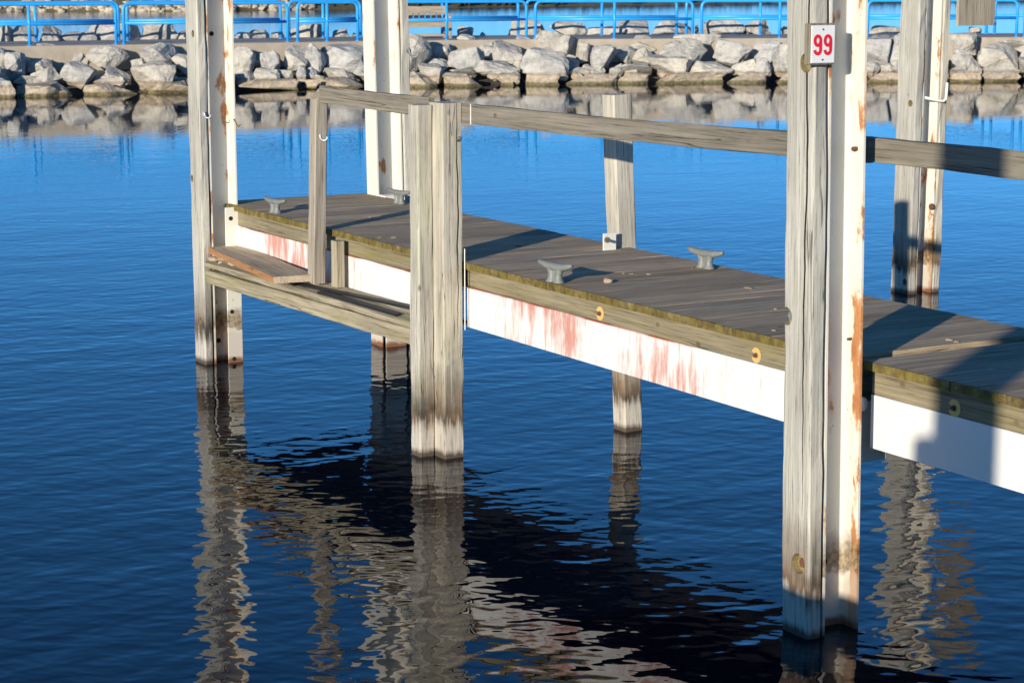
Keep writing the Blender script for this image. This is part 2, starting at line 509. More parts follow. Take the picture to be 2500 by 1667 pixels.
def dbox(name, u, v, z, mat, parent, bev=0.003):
    """box in dock coordinates; its own long axis becomes local X for the material"""
    L = (u[1] - u[0], v[1] - v[0], z[1] - z[0])
    c = W((u[0] + u[1]) / 2, (v[0] + v[1]) / 2, (z[0] + z[1]) / 2)
    ax = L.index(max(L))
    if ax == 0: fx, fy, d = U, V, (L[0], L[1], L[2])
    elif ax == 1: fx, fy, d = V, -U, (L[1], L[0], L[2])
    else: fx, fy, d = Z, U, (L[2], L[0], L[1])
    me = boxes_mesh(name, [((-d[0] / 2, -d[1] / 2, -d[2] / 2), (d[0] / 2, d[1] / 2, d[2] / 2))], mat, bev)
    return link(name, me, frame(fx, fy, c), parent)


def tube_bm(bm, pts, r, seg=8, closed=False, cap=True):
    pts = [Vector(p) for p in pts]
    n = len(pts)
    rad = r if isinstance(r, (list, tuple)) else [r] * n
    t0 = (pts[1] - pts[0]).normalized()
    nrm = t0.orthogonal().normalized()
    rings = []
    for i, p in enumerate(pts):
        if closed: t = (pts[(i + 1) % n] - pts[i - 1]).normalized()
        elif i == 0: t = t0
        elif i == n - 1: t = (pts[-1] - pts[-2]).normalized()
        else: t = ((pts[i + 1] - p).normalized() + (p - pts[i - 1]).normalized()).normalized()
        nrm = (nrm - t * nrm.dot(t)).normalized()
        b = t.cross(nrm)
        rings.append([bm.verts.new(p + (nrm * math.cos(a) + b * math.sin(a)) * rad[i])
                      for a in (2 * math.pi * k / seg for k in range(seg))])
    for i in range(n if closed else n - 1):
        A, B = rings[i], rings[(i + 1) % n]
        for k in range(seg):
            bm.faces.new((A[k], A[(k + 1) % seg], B[(k + 1) % seg], B[k]))
    if cap and not closed:
        bm.faces.new(list(reversed(rings[0])))
        bm.faces.new(rings[-1])


def tube_obj(name, pts, r, mat, parent, seg=8, closed=False):
    c = sum((Vector(p) for p in pts), Vector()) / len(pts)
    bm = bmesh.new()
    tube_bm(bm, [Vector(p) - c for p in pts], r, seg, closed)
    bmesh.ops.recalc_face_normals(bm, faces=bm.faces)
    return link(name, mesh_from(bm, name, mat, True), Matrix.Translation(c), parent)


def cyl_obj(name, p, axis, r, L, mat, parent, seg=16, r2=None, mats=None):
    axis = Vector(axis).normalized()
    m = axis.orthogonal().normalized()
    bm = bmesh.new()
    tube_bm(bm, [Vector((0, 0, 0)), Vector((0, 0, L))], [r, r2 if r2 is not None else r], seg)
    fr = frame(m, axis.cross(m), Vector(p))
    return link(name, mesh_from(bm, name, mat, False), fr, parent)


# ------------------------------------------------------------------ water
bm = bmesh.new()
S = 900.0
vs = [bm.verts.new((x, y, 0)) for x, y in ((-S, -60), (S, -60), (S, 1600), (-S, 1600))]
bm.faces.new(vs)
water = link('water', mesh_from(bm, 'water', 'water'), Matrix.Identity(4))
tag(water, 'deep blue rippled lake water', kind='structure')

# ------------------------------------------------------------------ piles
HZ = 4.3


def hbeam_mesh(name, L, fw, dp, mat, tf=0.012, tw=0.010, wo=0.028):
    """H section along local X; flange width fw along Y, depth dp along Z"""
    r = 0.010
    y1, z1 = fw / 2, dp / 2
    prof = [(-y1, -z1), (y1, -z1), (y1, -z1 + tf), (tw / 2 + r, -z1 + tf), (tw / 2 + r * .3, -z1 + tf + r * .3), (tw / 2, -z1 + tf + r),
            (tw / 2, z1 - tf - r), (tw / 2 + r * .3, z1 - tf - r * .3), (tw / 2 + r, z1 - tf), (y1, z1 - tf), (y1, z1), (-y1, z1), (-y1, z1 - tf),
            (-tw / 2 - r, z1 - tf), (-tw / 2 - r * .3, z1 - tf - r * .3), (-tw / 2, z1 - tf - r), (-tw / 2, -z1 + tf + r),
            (-tw / 2 - r * .3, -z1 + tf + r * .3), (-tw / 2 - r, -z1 + tf), (-y1, -z1 + tf)]
    prof = [(y + (wo if abs(y) < fw / 2 - 0.001 else 0), z) for y, z in prof]
    bm = bmesh.new()
    n = 10
    rings = [[bm.verts.new((L * i / n, y, z)) for y, z in prof] for i in range(n + 1)]
    m = len(prof)
    for i in range(n):
        for k in range(m):
            bm.faces.new((rings[i][k], rings[i][(k + 1) % m], rings[i + 1][(k + 1) % m], rings[i + 1][k]))
    bm.faces.new(rings[-1])
    bm.faces.new(list(reversed(rings[0])))
    bmesh.ops.recalc_face_normals(bm, faces=bm.faces)
    bmesh.ops.triangulate(bm, faces=[f for f in bm.faces if len(f.verts) > 4])
    return mesh_from(bm, name, mat)


CUTS = {}


def bolt_hole(parent, u, v, z, r, fill='bolt'):
    """counterbored hole in the water side of a pile's timber with the bolt head at its bottom"""
    p = W(u, v, z)
    bm = bmesh.new()
    tube_bm(bm, [Vector((0, 0, -0.03)), Vector((0, 0, 0.036))], r, 20)
    fr = frame(U, Z, p) if U.cross(Z).dot(V) > 0 else frame(-U, Z, p)
    bmesh.ops.recalc_face_normals(bm, faces=bm.faces)
    CUTS.setdefault(parent.name, []).append((mesh_from(bm, 'cut', 'holewood'), fr))
    c = cyl_obj('bolt', p + V * 0.035, -V, r * 0.50, 0.012, fill, parent, 6)
    return c


def split(parent, key, pts, w, depth, inward):
    """drying split: a thin wavy wedge taken out of a timber face"""
    bm = bmesh.new()
    R = []
    n = len(pts)
    side = inward.cross(Z).normalized()
    for i, p in enumerate(pts):
        ww = w * math.sin(math.pi * (i + 0.35) / (n - 0.3)) ** 0.6
        R.append([bm.verts.new(p - inward * 0.02 - side * ww), bm.verts.new(p - inward * 0.02 + side * ww), bm.verts.new(p + inward * depth)])
    for A, B in zip(R, R[1:]):
        for k in range(3):
            bm.faces.new((A[k], A[(k + 1) % 3], B[(k + 1) % 3], B[k]))
    bm.faces.new(R[0]); bm.faces.new(R[-1])
    bmesh.ops.recalc_face_normals(bm, faces=bm.faces)
    CUTS.setdefault(key, []).append((mesh_from(bm, 'cut', 'hole'), Matrix.Identity(4)))


def apply_cuts(timber, key):
    cs = []
    for me, fr in CUTS.get(key, []):
        o = bpy.data.objects.new('cutter', me)
        o.matrix_world = fr
        COL.objects.link(o)
        md = timber.modifiers.new('cut', 'BOOLEAN')
        md.operation = 'DIFFERENCE'
        md.object = o
        md.solver = 'EXACT'
        md.material_mode = 'TRANSFER'
        cs.append(o)
    bpy.context.view_layer.update()
    dg = bpy.context.evaluated_depsgraph_get()
    me2 = bpy.data.meshes.new_from_object(timber.evaluated_get(dg))
    timber.modifiers.clear()
    timber.data = me2
    for o in cs:
        bpy.data.objects.remove(o)


def pile(name, label, group, u0, u1, vt, vb, lean=(0, 0), wmat='post', smat='steel', both=None, top=HZ, back=False, seed=1):
    """timber fender (v range vt) bolted to a steel H beam (v range vb); lean = (du, dv) at z = top"""
    base = W((u0 + u1) / 2, (vb[0] + vb[1]) / 2, 0)
    t = thing(name, base, label, 'pile', group)
    bot = -0.6

    def line(u, v):
        k = bot / top
        return W(u + lean[0] * k, v + lean[1] * k, bot), W(u + lean[0], v + lean[1], top)
    uc = (u0 + u1) / 2
    tims = [vt] + ([both] if both else [])
    for i, (a, b) in enumerate(tims):
        p0, p1 = line(uc, (a + b) / 2)
        beam_between('timber', p0, p1, U, u1 - u0, b - a, wmat, t, seed + i * 7, ch=0.011, wob=0.0022, n=40)
    p0, p1 = line(uc, (vb[0] + vb[1]) / 2)
    me = hbeam_mesh('steel_beam', (p1 - p0).length, (u1 - u0) - 0.024, vb[1] - vb[0], smat)
    link('steel_beam', me, frame(p1 - p0, U, p0), t)
    return t


def solve_lean(u, v, top, px, py):
    """lean that carries the point (u,v) at the water to pixel column px where it crosses row py"""
    # camera-X shift at height z where the row py meets the depth of the pile
    P = W(u, v, 0)
    d = ray(px, py)
    s = P.y / d.y
    hit = Vector((0, 0, H)) + d * s
    dx = hit.x - P.x
    k = top / hit.z
    return (U.x * dx * k, V.x * dx * k)


K = 2500 / 2352.0
G_P = 'steel and timber piles along the dock'
p1 = pile('dock_pile', 'tall pile at the dock end beside the boarding step, timber facing the water', G_P, 3.59, 3.80,
          (-0.247, -0.176), (-0.166, 0.047), lean=solve_lean(3.80, -0.247, HZ, 425 * K, 1), smat='steel_rusty', seed=11)
p3 = pile('dock_pile', 'tall rust-stained pile that carries the number 99 plate', G_P, -3.885, -3.69,
          (-0.412, -0.333), (-0.318, -0.116), lean=solve_lean(-3.69, -0.412, HZ, 1805 * K, 1), smat='steel_orange', seed=23)
p4 = pile('dock_pile', 'white steel pile behind the dock end, timber on its far side', G_P, 3.60, 3.81,
          (1.472, 1.545), (1.24, 1.46), lean=solve_lean(3.81, 1.24, HZ, 830 * K, 1), smat='steel', seed=31)
p6 = pile('dock_pile', 'rusty pile with timbers on both sides standing in open water behind the handrail', G_P, 3.62, 3.88,
          (6.61, 6.69), (6.70, 6.89), lean=solve_lean(3.88, 6.61, HZ, 2068 * K, 1), smat='steel_orange', both=(6.90, 6.98), seed=41)

# pile fittings ------------------------------------------------------
def dock_pt(px, py, v):
    d = ray(px * K, py * K)
    P = W(0, v, 0)
    t = (P - Vector((0, 0, H))).dot(V) / d.dot(V)
    h = Vector((0, 0, H)) + d * t - O
    return h.dot(U), h.z


def dock_pt_u(px, py, u):
    d = ray(px * K, py * K)
    P = W(u, 0, 0)
    t = (P - Vector((0, 0, H))).dot(U) / d.dot(U)
    h = Vector((0, 0, H)) + d * t - O
    return h.dot(V), h.z


def lean_at(u, v, lean, z, top=HZ):
    return u + lean[0] * z / top, v + lean[1] * z / top


L1 = solve_lean(3.80, -0.247, HZ, 425 * K, 1)
L3 = solve_lean(-3.69, -0.412, HZ, 1805 * K, 1)
L4 = solve_lean(3.81, 1.24, HZ, 830 * K, 1)
L6 = solve_lean(3.88, 6.61, HZ, 2068 * K, 1)
for (px, py, r) in ((1852, 145, 0.042), (1806, 726, 0.040), (1833, 1294, 0.046)):
    u, z = dock_pt(px, py, -0.412)
    v = -0.412 + L3[1] * z / HZ
    u, z = dock_pt(px, py, v)
    bolt_hole(p3, u, v, z, r, 'rustbolt' if py > 1000 else 'galv')
for (px, py, r) in ((443, 78, 0.026), (441, 410, 0.026), (461, 737, 0.028)):
    u, z = dock_pt(px, py, -0.247)
    v = -0.247 + L1[1] * z / HZ
    u, z = dock_pt(px, py, v)
    bolt_hole(p1, u, v, z, r, 'bolt')
for (px, py, r) in ((2091, 238, 0.030), (2078, 648, 0.03)):
    u, z = dock_pt(px, py, 6.61)
    v = 6.61 + L6[1] * z / HZ
    u, z = dock_pt(px, py, v)
    bolt_hole(p6, u, v, z, r, 'bolt')
for (pl, uu, px, py, r, m) in ((p3, -3.80, 1967, 342, 0.010, 'rustbolt'), (p3, -3.80, 1955, 778, 0.006, 'rustbolt'),
                               (p6, 3.70, 2142, 475, 0.03, 'rustbolt'), (p4, 3.66, 901, 384, 0.024, 'rustbolt')):
    vv = {p3: -0.131, p6: 6.875, p4: 1.445}[pl]
    lz = {p3: L3, p6: L6, p4: L4}[pl]
    u, z = dock_pt(px, py, vv)
    vv += lz[1] * z / HZ
    u, z = dock_pt(px, py, vv)
    cyl_obj('bolt', W(u, vv + 0.001, z), -V, r, 0.022, m, pl, 12)
for (pl, uu, px, py) in ((p1, 3.695, 486, 78), (p1, 3.695, 502, 782), (p3, -3.79, 1893, 1290)):
    lz = L1 if pl is p1 else L3
    v, z = dock_pt_u(px, py, uu - 0.006 + lz[0] * (2.4 if py < 100 else .4) / HZ)
    cyl_obj('bolt_hole', W(uu - 0.002 + lz[0] * z / HZ, v, z), -U, 0.018, 0.0045, 'hole', pl, 14)  # flat dark disc without a bore, the hole's shade is its colour

rs = random.Random(77)
spts = []
wob = 0.0
for i in range(60):
    zz = 0.55 + i * 0.055
    wob = wob * 0.9 + rs.uniform(-0.004, 0.004)
    uq, vq = lean_at(-3.845, -0.412, L3, zz)
    spts.append(W(uq + wob + 0.010 * math.sin(zz * 1.3), vq, zz))
split(p3, p3.name, spts, 0.0095, 0.035, V)
for pl_ in (p1, p3, p6):
    apply_cuts([c for c in pl_.children if c.name.startswith('timber')][0], pl_.name)

# white end plate and lower plate on the pile at the dock end
u_pl = 3.585
pv0, _ = dock_pt_u(513, 500, u_pl)
pv1, zt = dock_pt_u(549, 475, u_pl)
pl = dbox('end_plate', (u_pl - 0.010, u_pl), (-0.066, 0.052), (-0.5, zt), 'plate', p1)
for (px, py) in ((530, 502), (533, 716), (538, 824)):
    v, z = dock_pt_u(px, py, u_pl - 0.011)
    cyl_obj('bolt_hole', W(u_pl - 0.008, v, z), -U, 0.016, 0.0045, 'hole', pl, 14)  # dark disc on the plate, painted as a shaded hole
# ledge plate at the foot of the pile behind the dock end
dbox('foot_plate', (3.50, 3.62), (1.225, 1.40), (DECK - 0.03, DECK + 0.012), 'steel_clean', p4)
dbox('low_plate', (3.575, 3.588), (1.26, 1.44), (-0.5, 0.62), 'plate', p4)


def hook_obj(parent, p, out, side, s, mat):
    """small double utility hook: back plate, long lower prong and short upper prong"""
    pts = [p + out * 0.004 * s + Z * 0.02 * s, p + out * 0.012 * s, p + out * 0.012 * s - Z * 0.02 * s + side * 0.004 * s, p + out * 0.02 * s - Z * 0.034 * s + side * 0.016 * s,
           p + out * 0.034 * s - Z * 0.036 * s + side * 0.032 * s, p + out * 0.044 * s - Z * 0.022 * s + side * 0.042 * s, p + out * 0.046 * s - Z * 0.008 * s + side * 0.044 * s]
    h = tube_obj('hook', pts, [0.006 * s, 0.007 * s, 0.007 * s, 0.006 * s, 0.006 * s, 0.006 * s, 0.008 * s], mat, parent, 8)
    cyl_obj('hook_plate', p, out, 0.016 * s, 0.006 * s, mat, h, 12)
    return h


v, z = dock_pt_u(476, 262, 3.59 + L1[0] * .4)
uu, vv = lean_at(3.59, -0.21, L1, z)
hook_obj(p1, W(uu - 0.001, vv + 0.005, z), -U, V, 0.8, 'zinc')
v, z = dock_pt_u(527, 275, 3.6)
uu, vv = lean_at(3.60, 0.03, L1, z)
tube_obj('hook', [W(uu, vv, z), W(uu - 0.03, vv, z - 0.012), W(uu - 0.04, vv + 0.01, z - 0.04), W(uu - 0.06, vv + 0.018, z - 0.05), W(uu - 0.08, vv + 0.02, z - 0.035)], 0.004, 'rustbolt', p1, 6)
v, z = dock_pt_u(928, 118, 3.6)
uu, vv = lean_at(3.60, 1.53, L4, z)
hook_obj(p4, W(uu - 0.001, vv, z), -U, V, 1.3, 'galv')
# long white J hook on the open-water pile
v0, z0 = dock_pt_u(2127, 220, 3.72)
q = lean_at(3.74, 6.72, L6, z0)
a0 = W(q[0], q[1], z0)
tube_obj('mooring_hook', [a0, a0 - U * 0.10 + V * 0.03 - Z * 0.015, a0 - U * 0.14 + V * 0.14 - Z * 0.04, a0 - U * 0.145 + V * 0.19 - Z * 0.048, a0 - U * 0.15 + V * 0.215 - Z * 0.03,
                          a0 - U * 0.15 + V * 0.222 + Z * 0.02, a0 - U * 0.15 + V * 0.224 + Z * 0.12], 0.013, 'hookwhite', p6, 10)
# plywood board fixed to its side
b0, zb = dock_pt_u(2194, 60, 3.62)
b1, _ = dock_pt_u(2278, 60, 3.62)
beam_between('board', W(3.60, (b0 + b1) / 2, zb), W(3.60, (b0 + b1) / 2, 3.6), V, b1 - b0, 0.03, 'railpost', p6, 3)

# ------------------------------------------------------------------ 99 sign
vs0, z0 = dock_pt_u(1877, 148, -3.95)
vs1, z1 = dock_pt_u(1933, 60, -3.95)
sign = thing('number_sign', W(-3.90, (vs0 + vs1) / 2, z0), 'white plate with red 99 on a wooden backing block', 'sign')
uc3, _ = lean_at(-3.885, 0, L3, 2.6)
us = uc3 - 0.034
dbox('backing_block', (us, uc3 - 0.001), (vs0 - 0.006, vs1 + 0.006), (z0 - 0.006, z1 + 0.010), 'board', sign, 0.003)
plate = dbox('sign_plate', (us - 0.005, us - 0.0005), (vs0 + 0.002, vs1 + 0.001), (z0 + 0.002, z1 + 0.002), 'signwhite', sign, 0.0008)


def digit9(cx, cz, w, h, st):
    """outline strokes of a bold condensed nine, as polylines (y right, z up)"""
    bw, bh = w, h * 0.60
    loop = [(cx + math.cos(a) * (bw - st) / 2, cz + h - bh / 2 + math.sin(a) * (bh - st) / 2 * 1.0) for a in (2 * math.pi * k / 28 for k in range(28))]
    tail = [(cx + (w - st) / 2, cz + h - bh / 2), (cx + (w - st) / 2, cz + h * 0.42)]
    for k in range(11):
        a = -k / 10 * math.pi * 0.98
        tail.append((cx + math.cos(a) * (w - st) / 2, cz + h * 0.27 + math.sin(a) * (h * 0.27 - st / 2)))
    return loop, tail


def strip(bm, pts, st, closed, x):
    n = len(pts)
    A, B = [], []
    for i, (y, z) in enumerate(pts):
        if closed: p, q = pts[i - 1], pts[(i + 1) % n]
        else: p, q = pts[max(0, i - 1)], pts[min(n - 1, i + 1)]
        t = Vector((q[0] - p[0], q[1] - p[1])).normalized()
        nn = Vector((-t.y, t.x)) * st / 2
        A.append((y + nn.x, z + nn.y)); B.append((y - nn.x, z - nn.y))
    for d in (0, 1):
        va = [bm.verts.new((x - 0.0016 * d, y, z)) for y, z in A]
        vb_ = [bm.verts.new((x - 0.0016 * d, y, z)) for y, z in B]
        for i in range(n if closed else n - 1):
            j = (i + 1) % n
            bm.faces.new((va[i], va[j], vb_[j], vb_[i]))


SW, SH = vs1 - vs0, z1 - z0
for cxx in (-0.225, 0.205):
    bm = bmesh.new()
    loop, tail = digit9(0, 0, SW * 0.355, SH * 0.56, SW * 0.112)
    strip(bm, loop, SW * 0.112, True, 0)
    strip(bm, tail, SW * 0.112, False, -0.0002)
    fr = frame(U, V, W(us - 0.0058, (vs0 + vs1) / 2 + SW * cxx, z0 + SH * 0.215))
    # local: x = U, y = V, z = U x V = down, so mirror the outline
    for vtx in bm.verts: vtx.co.z *= -1
    link('digit', mesh_from(bm, 'digit', 'signred'), fr, plate)
for zz in (0.10, 0.905):
    cyl_obj('screw', W(us - 0.0052, (vs0 + vs1) / 2, z0 + SH * zz), -U, 0.0042, 0.002, 'bolt', plate, 10)

# ------------------------------------------------------------------ double post, single posts
t2 = thing('double_post', W(0.1, -0.13, 0), 'pair of thick timber posts bolted together where the handrails meet', 'post')
beam_between('timber', W(0.152, -0.206, -0.6), W(0.158, -0.208, 2.125), U, 0.118, 0.104, 'post_green', t2, 51, ch=0.010, wob=0.003, n=40, slant=0.0)
beam_between('timber', W(0.066, -0.084, -0.6), W(0.073, -0.087, 2.14), U, 0.180, 0.138, 'post_green', t2, 58, ch=0.010, wob=0.003, n=40)
spts = []
wob = 0.0
for i in range(36):
    zz = 0.75 + i * 0.042
    wob = wob * 0.9 + rs.uniform(-0.003, 0.003)
    spts.append(W(-0.0225, -0.055 + wob, zz))
split(t2, 'double', spts, 0.007, 0.035, U)
apply_cuts([c for c in t2.children if c.name.startswith('timber')][1], 'double')
v, z = dock_pt_u(1043, 320, -0.025)
pp = W(-0.022, -0.05, z)
ring = [pp - U * 0.012 + V * math.cos(a) * 0.016 + Z * math.sin(a) * 0.013 - U * 0.01 * math.sin(a) for a in (2 * math.pi * k / 12 for k in range(12))]
tube_obj('hook_ring', ring, 0.0032, 'bolt', t2, 6, True)
dbox('edge_plate', (-0.035, -0.027), (-0.0165, -0.0105), (0.78, 1.275), 'steel_clean', t2)

p5u, p5v = 0.13, 1.272
L5 = solve_lean(0.2, 1.2, 2.15, 1380 * K, 218 * K)
t5 = thing('square_post', W(p5u, p5v, 0), 'single square timber post behind the dock with a white bolted plate', 'post')
beam_between('timber', W(p5u - L5[0] * .28, p5v - L5[1] * .28, -0.6), W(p5u + L5[0], p5v + L5[1], 2.145), U, 0.140, 0.140, 'post', t5, 63, ch=0.010, wob=0.002, n=40)
pb, zb0 = dock_pt_u(1383, 567, 0.05)
pb1, zb1 = dock_pt_u(1413, 534, 0.05)
pp5 = dbox('bolted_plate', (0.035, 0.046), (pb, pb1), (DECK - 0.05, zb1), 'steel_clean', t5)
vb_, zb_ = dock_pt_u(1394, 551, 0.03)
cyl_obj('washer', W(0.0348, vb_, zb_), -U, 0.019, 0.006, 'galv', pp5, 14)
cyl_obj('bolt', W(0.029, vb_, zb_), (-U - V * 0.3), 0.010, 0.045, 'bolt', pp5, 10)

# ------------------------------------------------------------------ dock
dock = thing('dock', W(0, 0.6, 0), 'long wooden dock with grey planks, mossy edge and white steel side beams', 'dock')
PW, DV = 0.1445, 1.235
pm = [board_mesh('plank', DV, PW - 0.0012, 0.040, 'plank', 100 + i, ch=0.002, wob=0.0012, n=10) for i in range(5)]
rp = random.Random(5)
secs = [(3.87, 0.075), (0.072, -3.60), (-3.71, -9.2)]
for a, b in secs:
    n = int(round((a - b) / PW))
    w_ = (a - b) / n
    for i in range(n):
        u = a - (i + 0.5) * w_
        v0 = rp.uniform(-0.006, 0.006)
        # local x = V, y = -U  -> z = V x (-U) = up
        m = frame(V, -U, W(u, v0, DECK - 0.020 + rp.uniform(-0.0008, 0.0008)))
        m = m @ Matrix.Diagonal((1, w_ / PW, 1, 1)) @ Matrix.Rotation(rp.uniform(-0.001, 0.001), 4, 'Z')
        link('plank', pm[rp.randrange(5)], m, dock)
fz0, fz1 = 1.036, DECK - 0.042
for k, (a, b) in enumerate(secs):
    a2, b2 = a - 0.03, b + (0.02 if k < 2 else 0)
    if k == 1: a2 = 0.02
    for vf, sd in ((0.035, 1), (1.205, 2)):
        beam_between('fascia_board', W(b2, vf + 0.02, (fz0 + fz1) / 2), W(a2, vf + 0.02, (fz0 + fz1) / 2), V, 0.040, fz1 - fz0, 'fascia', dock, 200 + k * 10 + sd, ch=0.004, wob=0.001)
    mat = ['beam_red', 'beam_red', 'beam_white'][k]
    zb, zt = 0.79, 1.034
    for vf, sg in ((0.030, 1), (1.230, -1)):
        # channel section: web facing outwards, flanges inwards
        L = a2 - b2
        bl = [((0, 0, -(zt - zb) / 2), (L, 0.010, (zt - zb) / 2)),
              ((0, 0.0105, (zt - zb) / 2 - 0.012), (L, 0.075, (zt - zb) / 2 - 0.0005)),
              ((0, 0.0105, -(zt - zb) / 2 + 0.0005), (L, 0.075, -(zt - zb) / 2 + 0.012))]
        if sg > 0:
            fr = frame(-U, V, W(a2, vf, (zt + zb) / 2))
        else:
            fr = frame(U, -V, W(b2, vf, (zt + zb) / 2))
        link('steel_channel', boxes_mesh('steel_channel', bl, mat, 0.001), fr, dock)
    # joists under the planks
    nj = max(2, int((a2 - b2) / 1.2))
    for j in range(nj + 1):
        uu = b2 + 0.06 + (a2 - b2 - 0.12) * j / nj
        dbox('joist', (uu - 0.02, uu + 0.02), (0.11, 1.15), (0.93, DECK - 0.043), 'fascia', dock, 0.002)
dbox('end_board', (3.845, 3.875), (0.03, 1.20), (0.80, DECK - 0.043), 'fascia', dock)
# bracket and roller in the gap beside the numbered pile
dbox('gap_bracket', (-3.655, -3.640), (-0.10, 0.20), (0.70, 0.98), 'steel_clean', dock)
cyl_obj('roller', W(-3.66, 0.01, 0.985), -U, 0.032, 0.045, 'steel_rusty', dock, 16)


# cleats ---------------------------------------------------------------
def cleat_mesh():
    bm = bmesh.new()

    def loft(rings, close_ends=True):
        R = []
        for pts in rings:
            R.append([bm.verts.new(p) for p in pts])
        m = len(R[0])
        for i in range(len(R) - 1):
            for k in range(m):
                bm.faces.new((R[i][k], R[i][(k + 1) % m], R[i + 1][(k + 1) % m], R[i + 1][k]))
        bm.faces.new(list(reversed(R[0]))); bm.faces.new(R[-1])

    def ell(cx, cy, z, a, b, n=16):
        return [(cx + a * math.cos(2 * math.pi * k / n), cy + b * math.sin(2 * math.pi * k / n), z) for k in range(n)]
    # two flared legs
    for s in (-1, 1):
        loft([ell(s * 0.036, 0, 0.0, 0.040, 0.036), ell(s * 0.035, 0, 0.008, 0.036, 0.033), ell(s * 0.033, 0, 0.025, 0.026, 0.026),
              ell(s * 0.034, 0, 0.05, 0.022, 0.022), ell(s * 0.040, 0, 0.075, 0.030, 0.024), ell(s * 0.045, 0, 0.092, 0.040, 0.024)])
    # web between the legs
    loft([ell(0, 0, 0.002, 0.05, 0.026), ell(0, 0, 0.022, 0.045, 0.014), ell(0, 0, 0.06, 0.04, 0.012), ell(0, 0, 0.09, 0.05, 0.020)])
    # horns: loft along x
    st = [(-0.165, 0.116, 0.006, 0.006), (-0.160, 0.115, 0.013, 0.011), (-0.13, 0.108, 0.018, 0.015), (-0.08, 0.099, 0.022, 0.019), (-0.03, 0.096, 0.025, 0.021),
          (0.03, 0.096, 0.025, 0.021), (0.08, 0.099, 0.022, 0.019), (0.13, 0.108, 0.018, 0.015), (0.160, 0.115, 0.013, 0.011), (0.165, 0.116, 0.006, 0.006)]
    rings = []
    for x, zc, ry, rz in st:
        ry, rz = ry * 1.2, rz * 1.25
        rings.append([(x, ry * math.cos(2 * math.pi * k / 14), zc + rz * math.sin(2 * math.pi * k / 14)) for k in range(14)])
    loft(rings)
    bmesh.ops.recalc_face_normals(bm, faces=bm.faces)
    return mesh_from(bm, 'cleat', 'galv', True)


cme = cleat_mesh()
bmx = None
CL = [(632, 489, 'grey cleat at the front edge near the end pile', 0.84), (917, 468, 'grey cleat in front of the white pile', 0.84),
      (1275, 648, 'grey cleat at the mossy front edge, midway along the dock', 0.90), (1620, 616, 'grey cleat at the back edge of the dock', 0.90)]
for px, py, lb, sc in CL:
    P = at_z(px * K, py * K, DECK + 0.002)
    ax = (-U).copy()
    ax = Matrix.Rotation(math.radians(8), 3, 'Z') @ ax
    m = frame(ax, V, P) @ Matrix.Scale(sc, 4)
    o = link('cleat', cme, m, dock)
    tag(o, lb)


def cee_mesh():
    bm = bmesh.new()
    n = 26
    gap = 0.42
    out, inn = [], []
    ang = [math.pi + gap + (2 * math.pi - 2 * gap) * k / n for k in range(n + 1)]
    R, r = 0.038, 0.0155
    secs_ = []
    for a in ang:
        c, s = math.cos(a), math.sin(a)
        secs_.append([bm.verts.new((R * c, R * s, 0)), bm.verts.new((R * 0.97 * c, R * 0.97 * s, 0.018)), bm.verts.new((R * 0.80 * c, R * 0.80 * s, 0.026)),
                      bm.verts.new((r * 1.25 * c, r * 1.25 * s, 0.026)), bm.verts.new((r * c, r * s, 0.018)), bm.verts.new((r * c, r * s, 0))])
    for i in range(n):
        for k in range(6):
            bm.faces.new((secs_[i][k], secs_[i][(k + 1) % 6], secs_[i + 1][(k + 1) % 6], secs_[i + 1][k]))
    bm.faces.new(secs_[0]); bm.faces.new(list(reversed(secs_[-1])))
    bmesh.ops.recalc_face_normals(bm, faces=bm.faces)
    return mesh_from(bm, 'bumper_clip', 'yellow')


cm_ = cee_mesh()
for px, py in ((1378, 720), (1737, 816), (2192, 937)):
    u, z = dock_pt(px, py, 0.035)
    # local z = -V (outwards), x = -U
    fr = frame(-U, -Z, W(u, 0.034, z))
    o = link('bumper_clip', cm_, fr, dock)
    cyl_obj('bolt', W(u, 0.0335, z), -V, 0.010, 0.012, 'rustbolt', o, 10)

# ------------------------------------------------------------------ handrail
hr = thing('handrail', W(0, 0, DECK), 'weathered grey plank handrail along the front of the dock', 'handrail')
beam_between('rail', W(0.10, -0.002, 2.079), W(-3.72, -0.002, 2.130), V, 0.040, 0.112, 'rail', hr, 301, sag=-0.012, ch=0.004)
beam_between('rail', W(-3.725, -0.002, 2.133), W(-8.6, -0.002, 2.165), V, 0.040, 0.108, 'rail', hr, 305, sag=0.0, ch=0.004)
beam_between('rail', W(0.215, -0.10, 2.101), W(1.76, -0.10, 2.103), V, 0.040, 0.112, 'rail', hr, 309, ch=0.004)
rpst = beam_between('post', W(1.865, -0.115, 0.835), W(1.800, -0.106, 2.115), V, 0.092, 0.098, 'railpost', hr, 313, ch=0.008, slant=0.085)
dbox('white_strap', (-0.134, -0.126), (-0.0265, -0.0225), (2.018, 2.138), 'steel_clean', hr, 0.0005)
v, z = dock_pt_u(735, 312, 1.76)
hook_obj(hr, W(1.777, -0.118, z), -U, V, 0.9, 'zinc')
# ------------------------------------------------------------------ boarding step
stp = thing('boarding_step', W(1.9, -0.15, 0.7), 'low mossy timber boarding step hung on the side of the dock', 'step')
a0, b0 = Vector((3.56, -0.215, 0)), Vector((0.20, -0.195, 0))


def stp_pt(f, dv, z0, z1):
    u = 3.56 + (0.20 - 3.56) * f
    v = -0.215 + 0.03 * f + dv
    return W(u, v, z0 + (z1 - z0) * f)


def step_top(u, v):
    f = (3.56 - u) / 3.36
    return 0.785 + 0.015 * f + 0.145 * (v - (-0.246 + 0.03 * f))


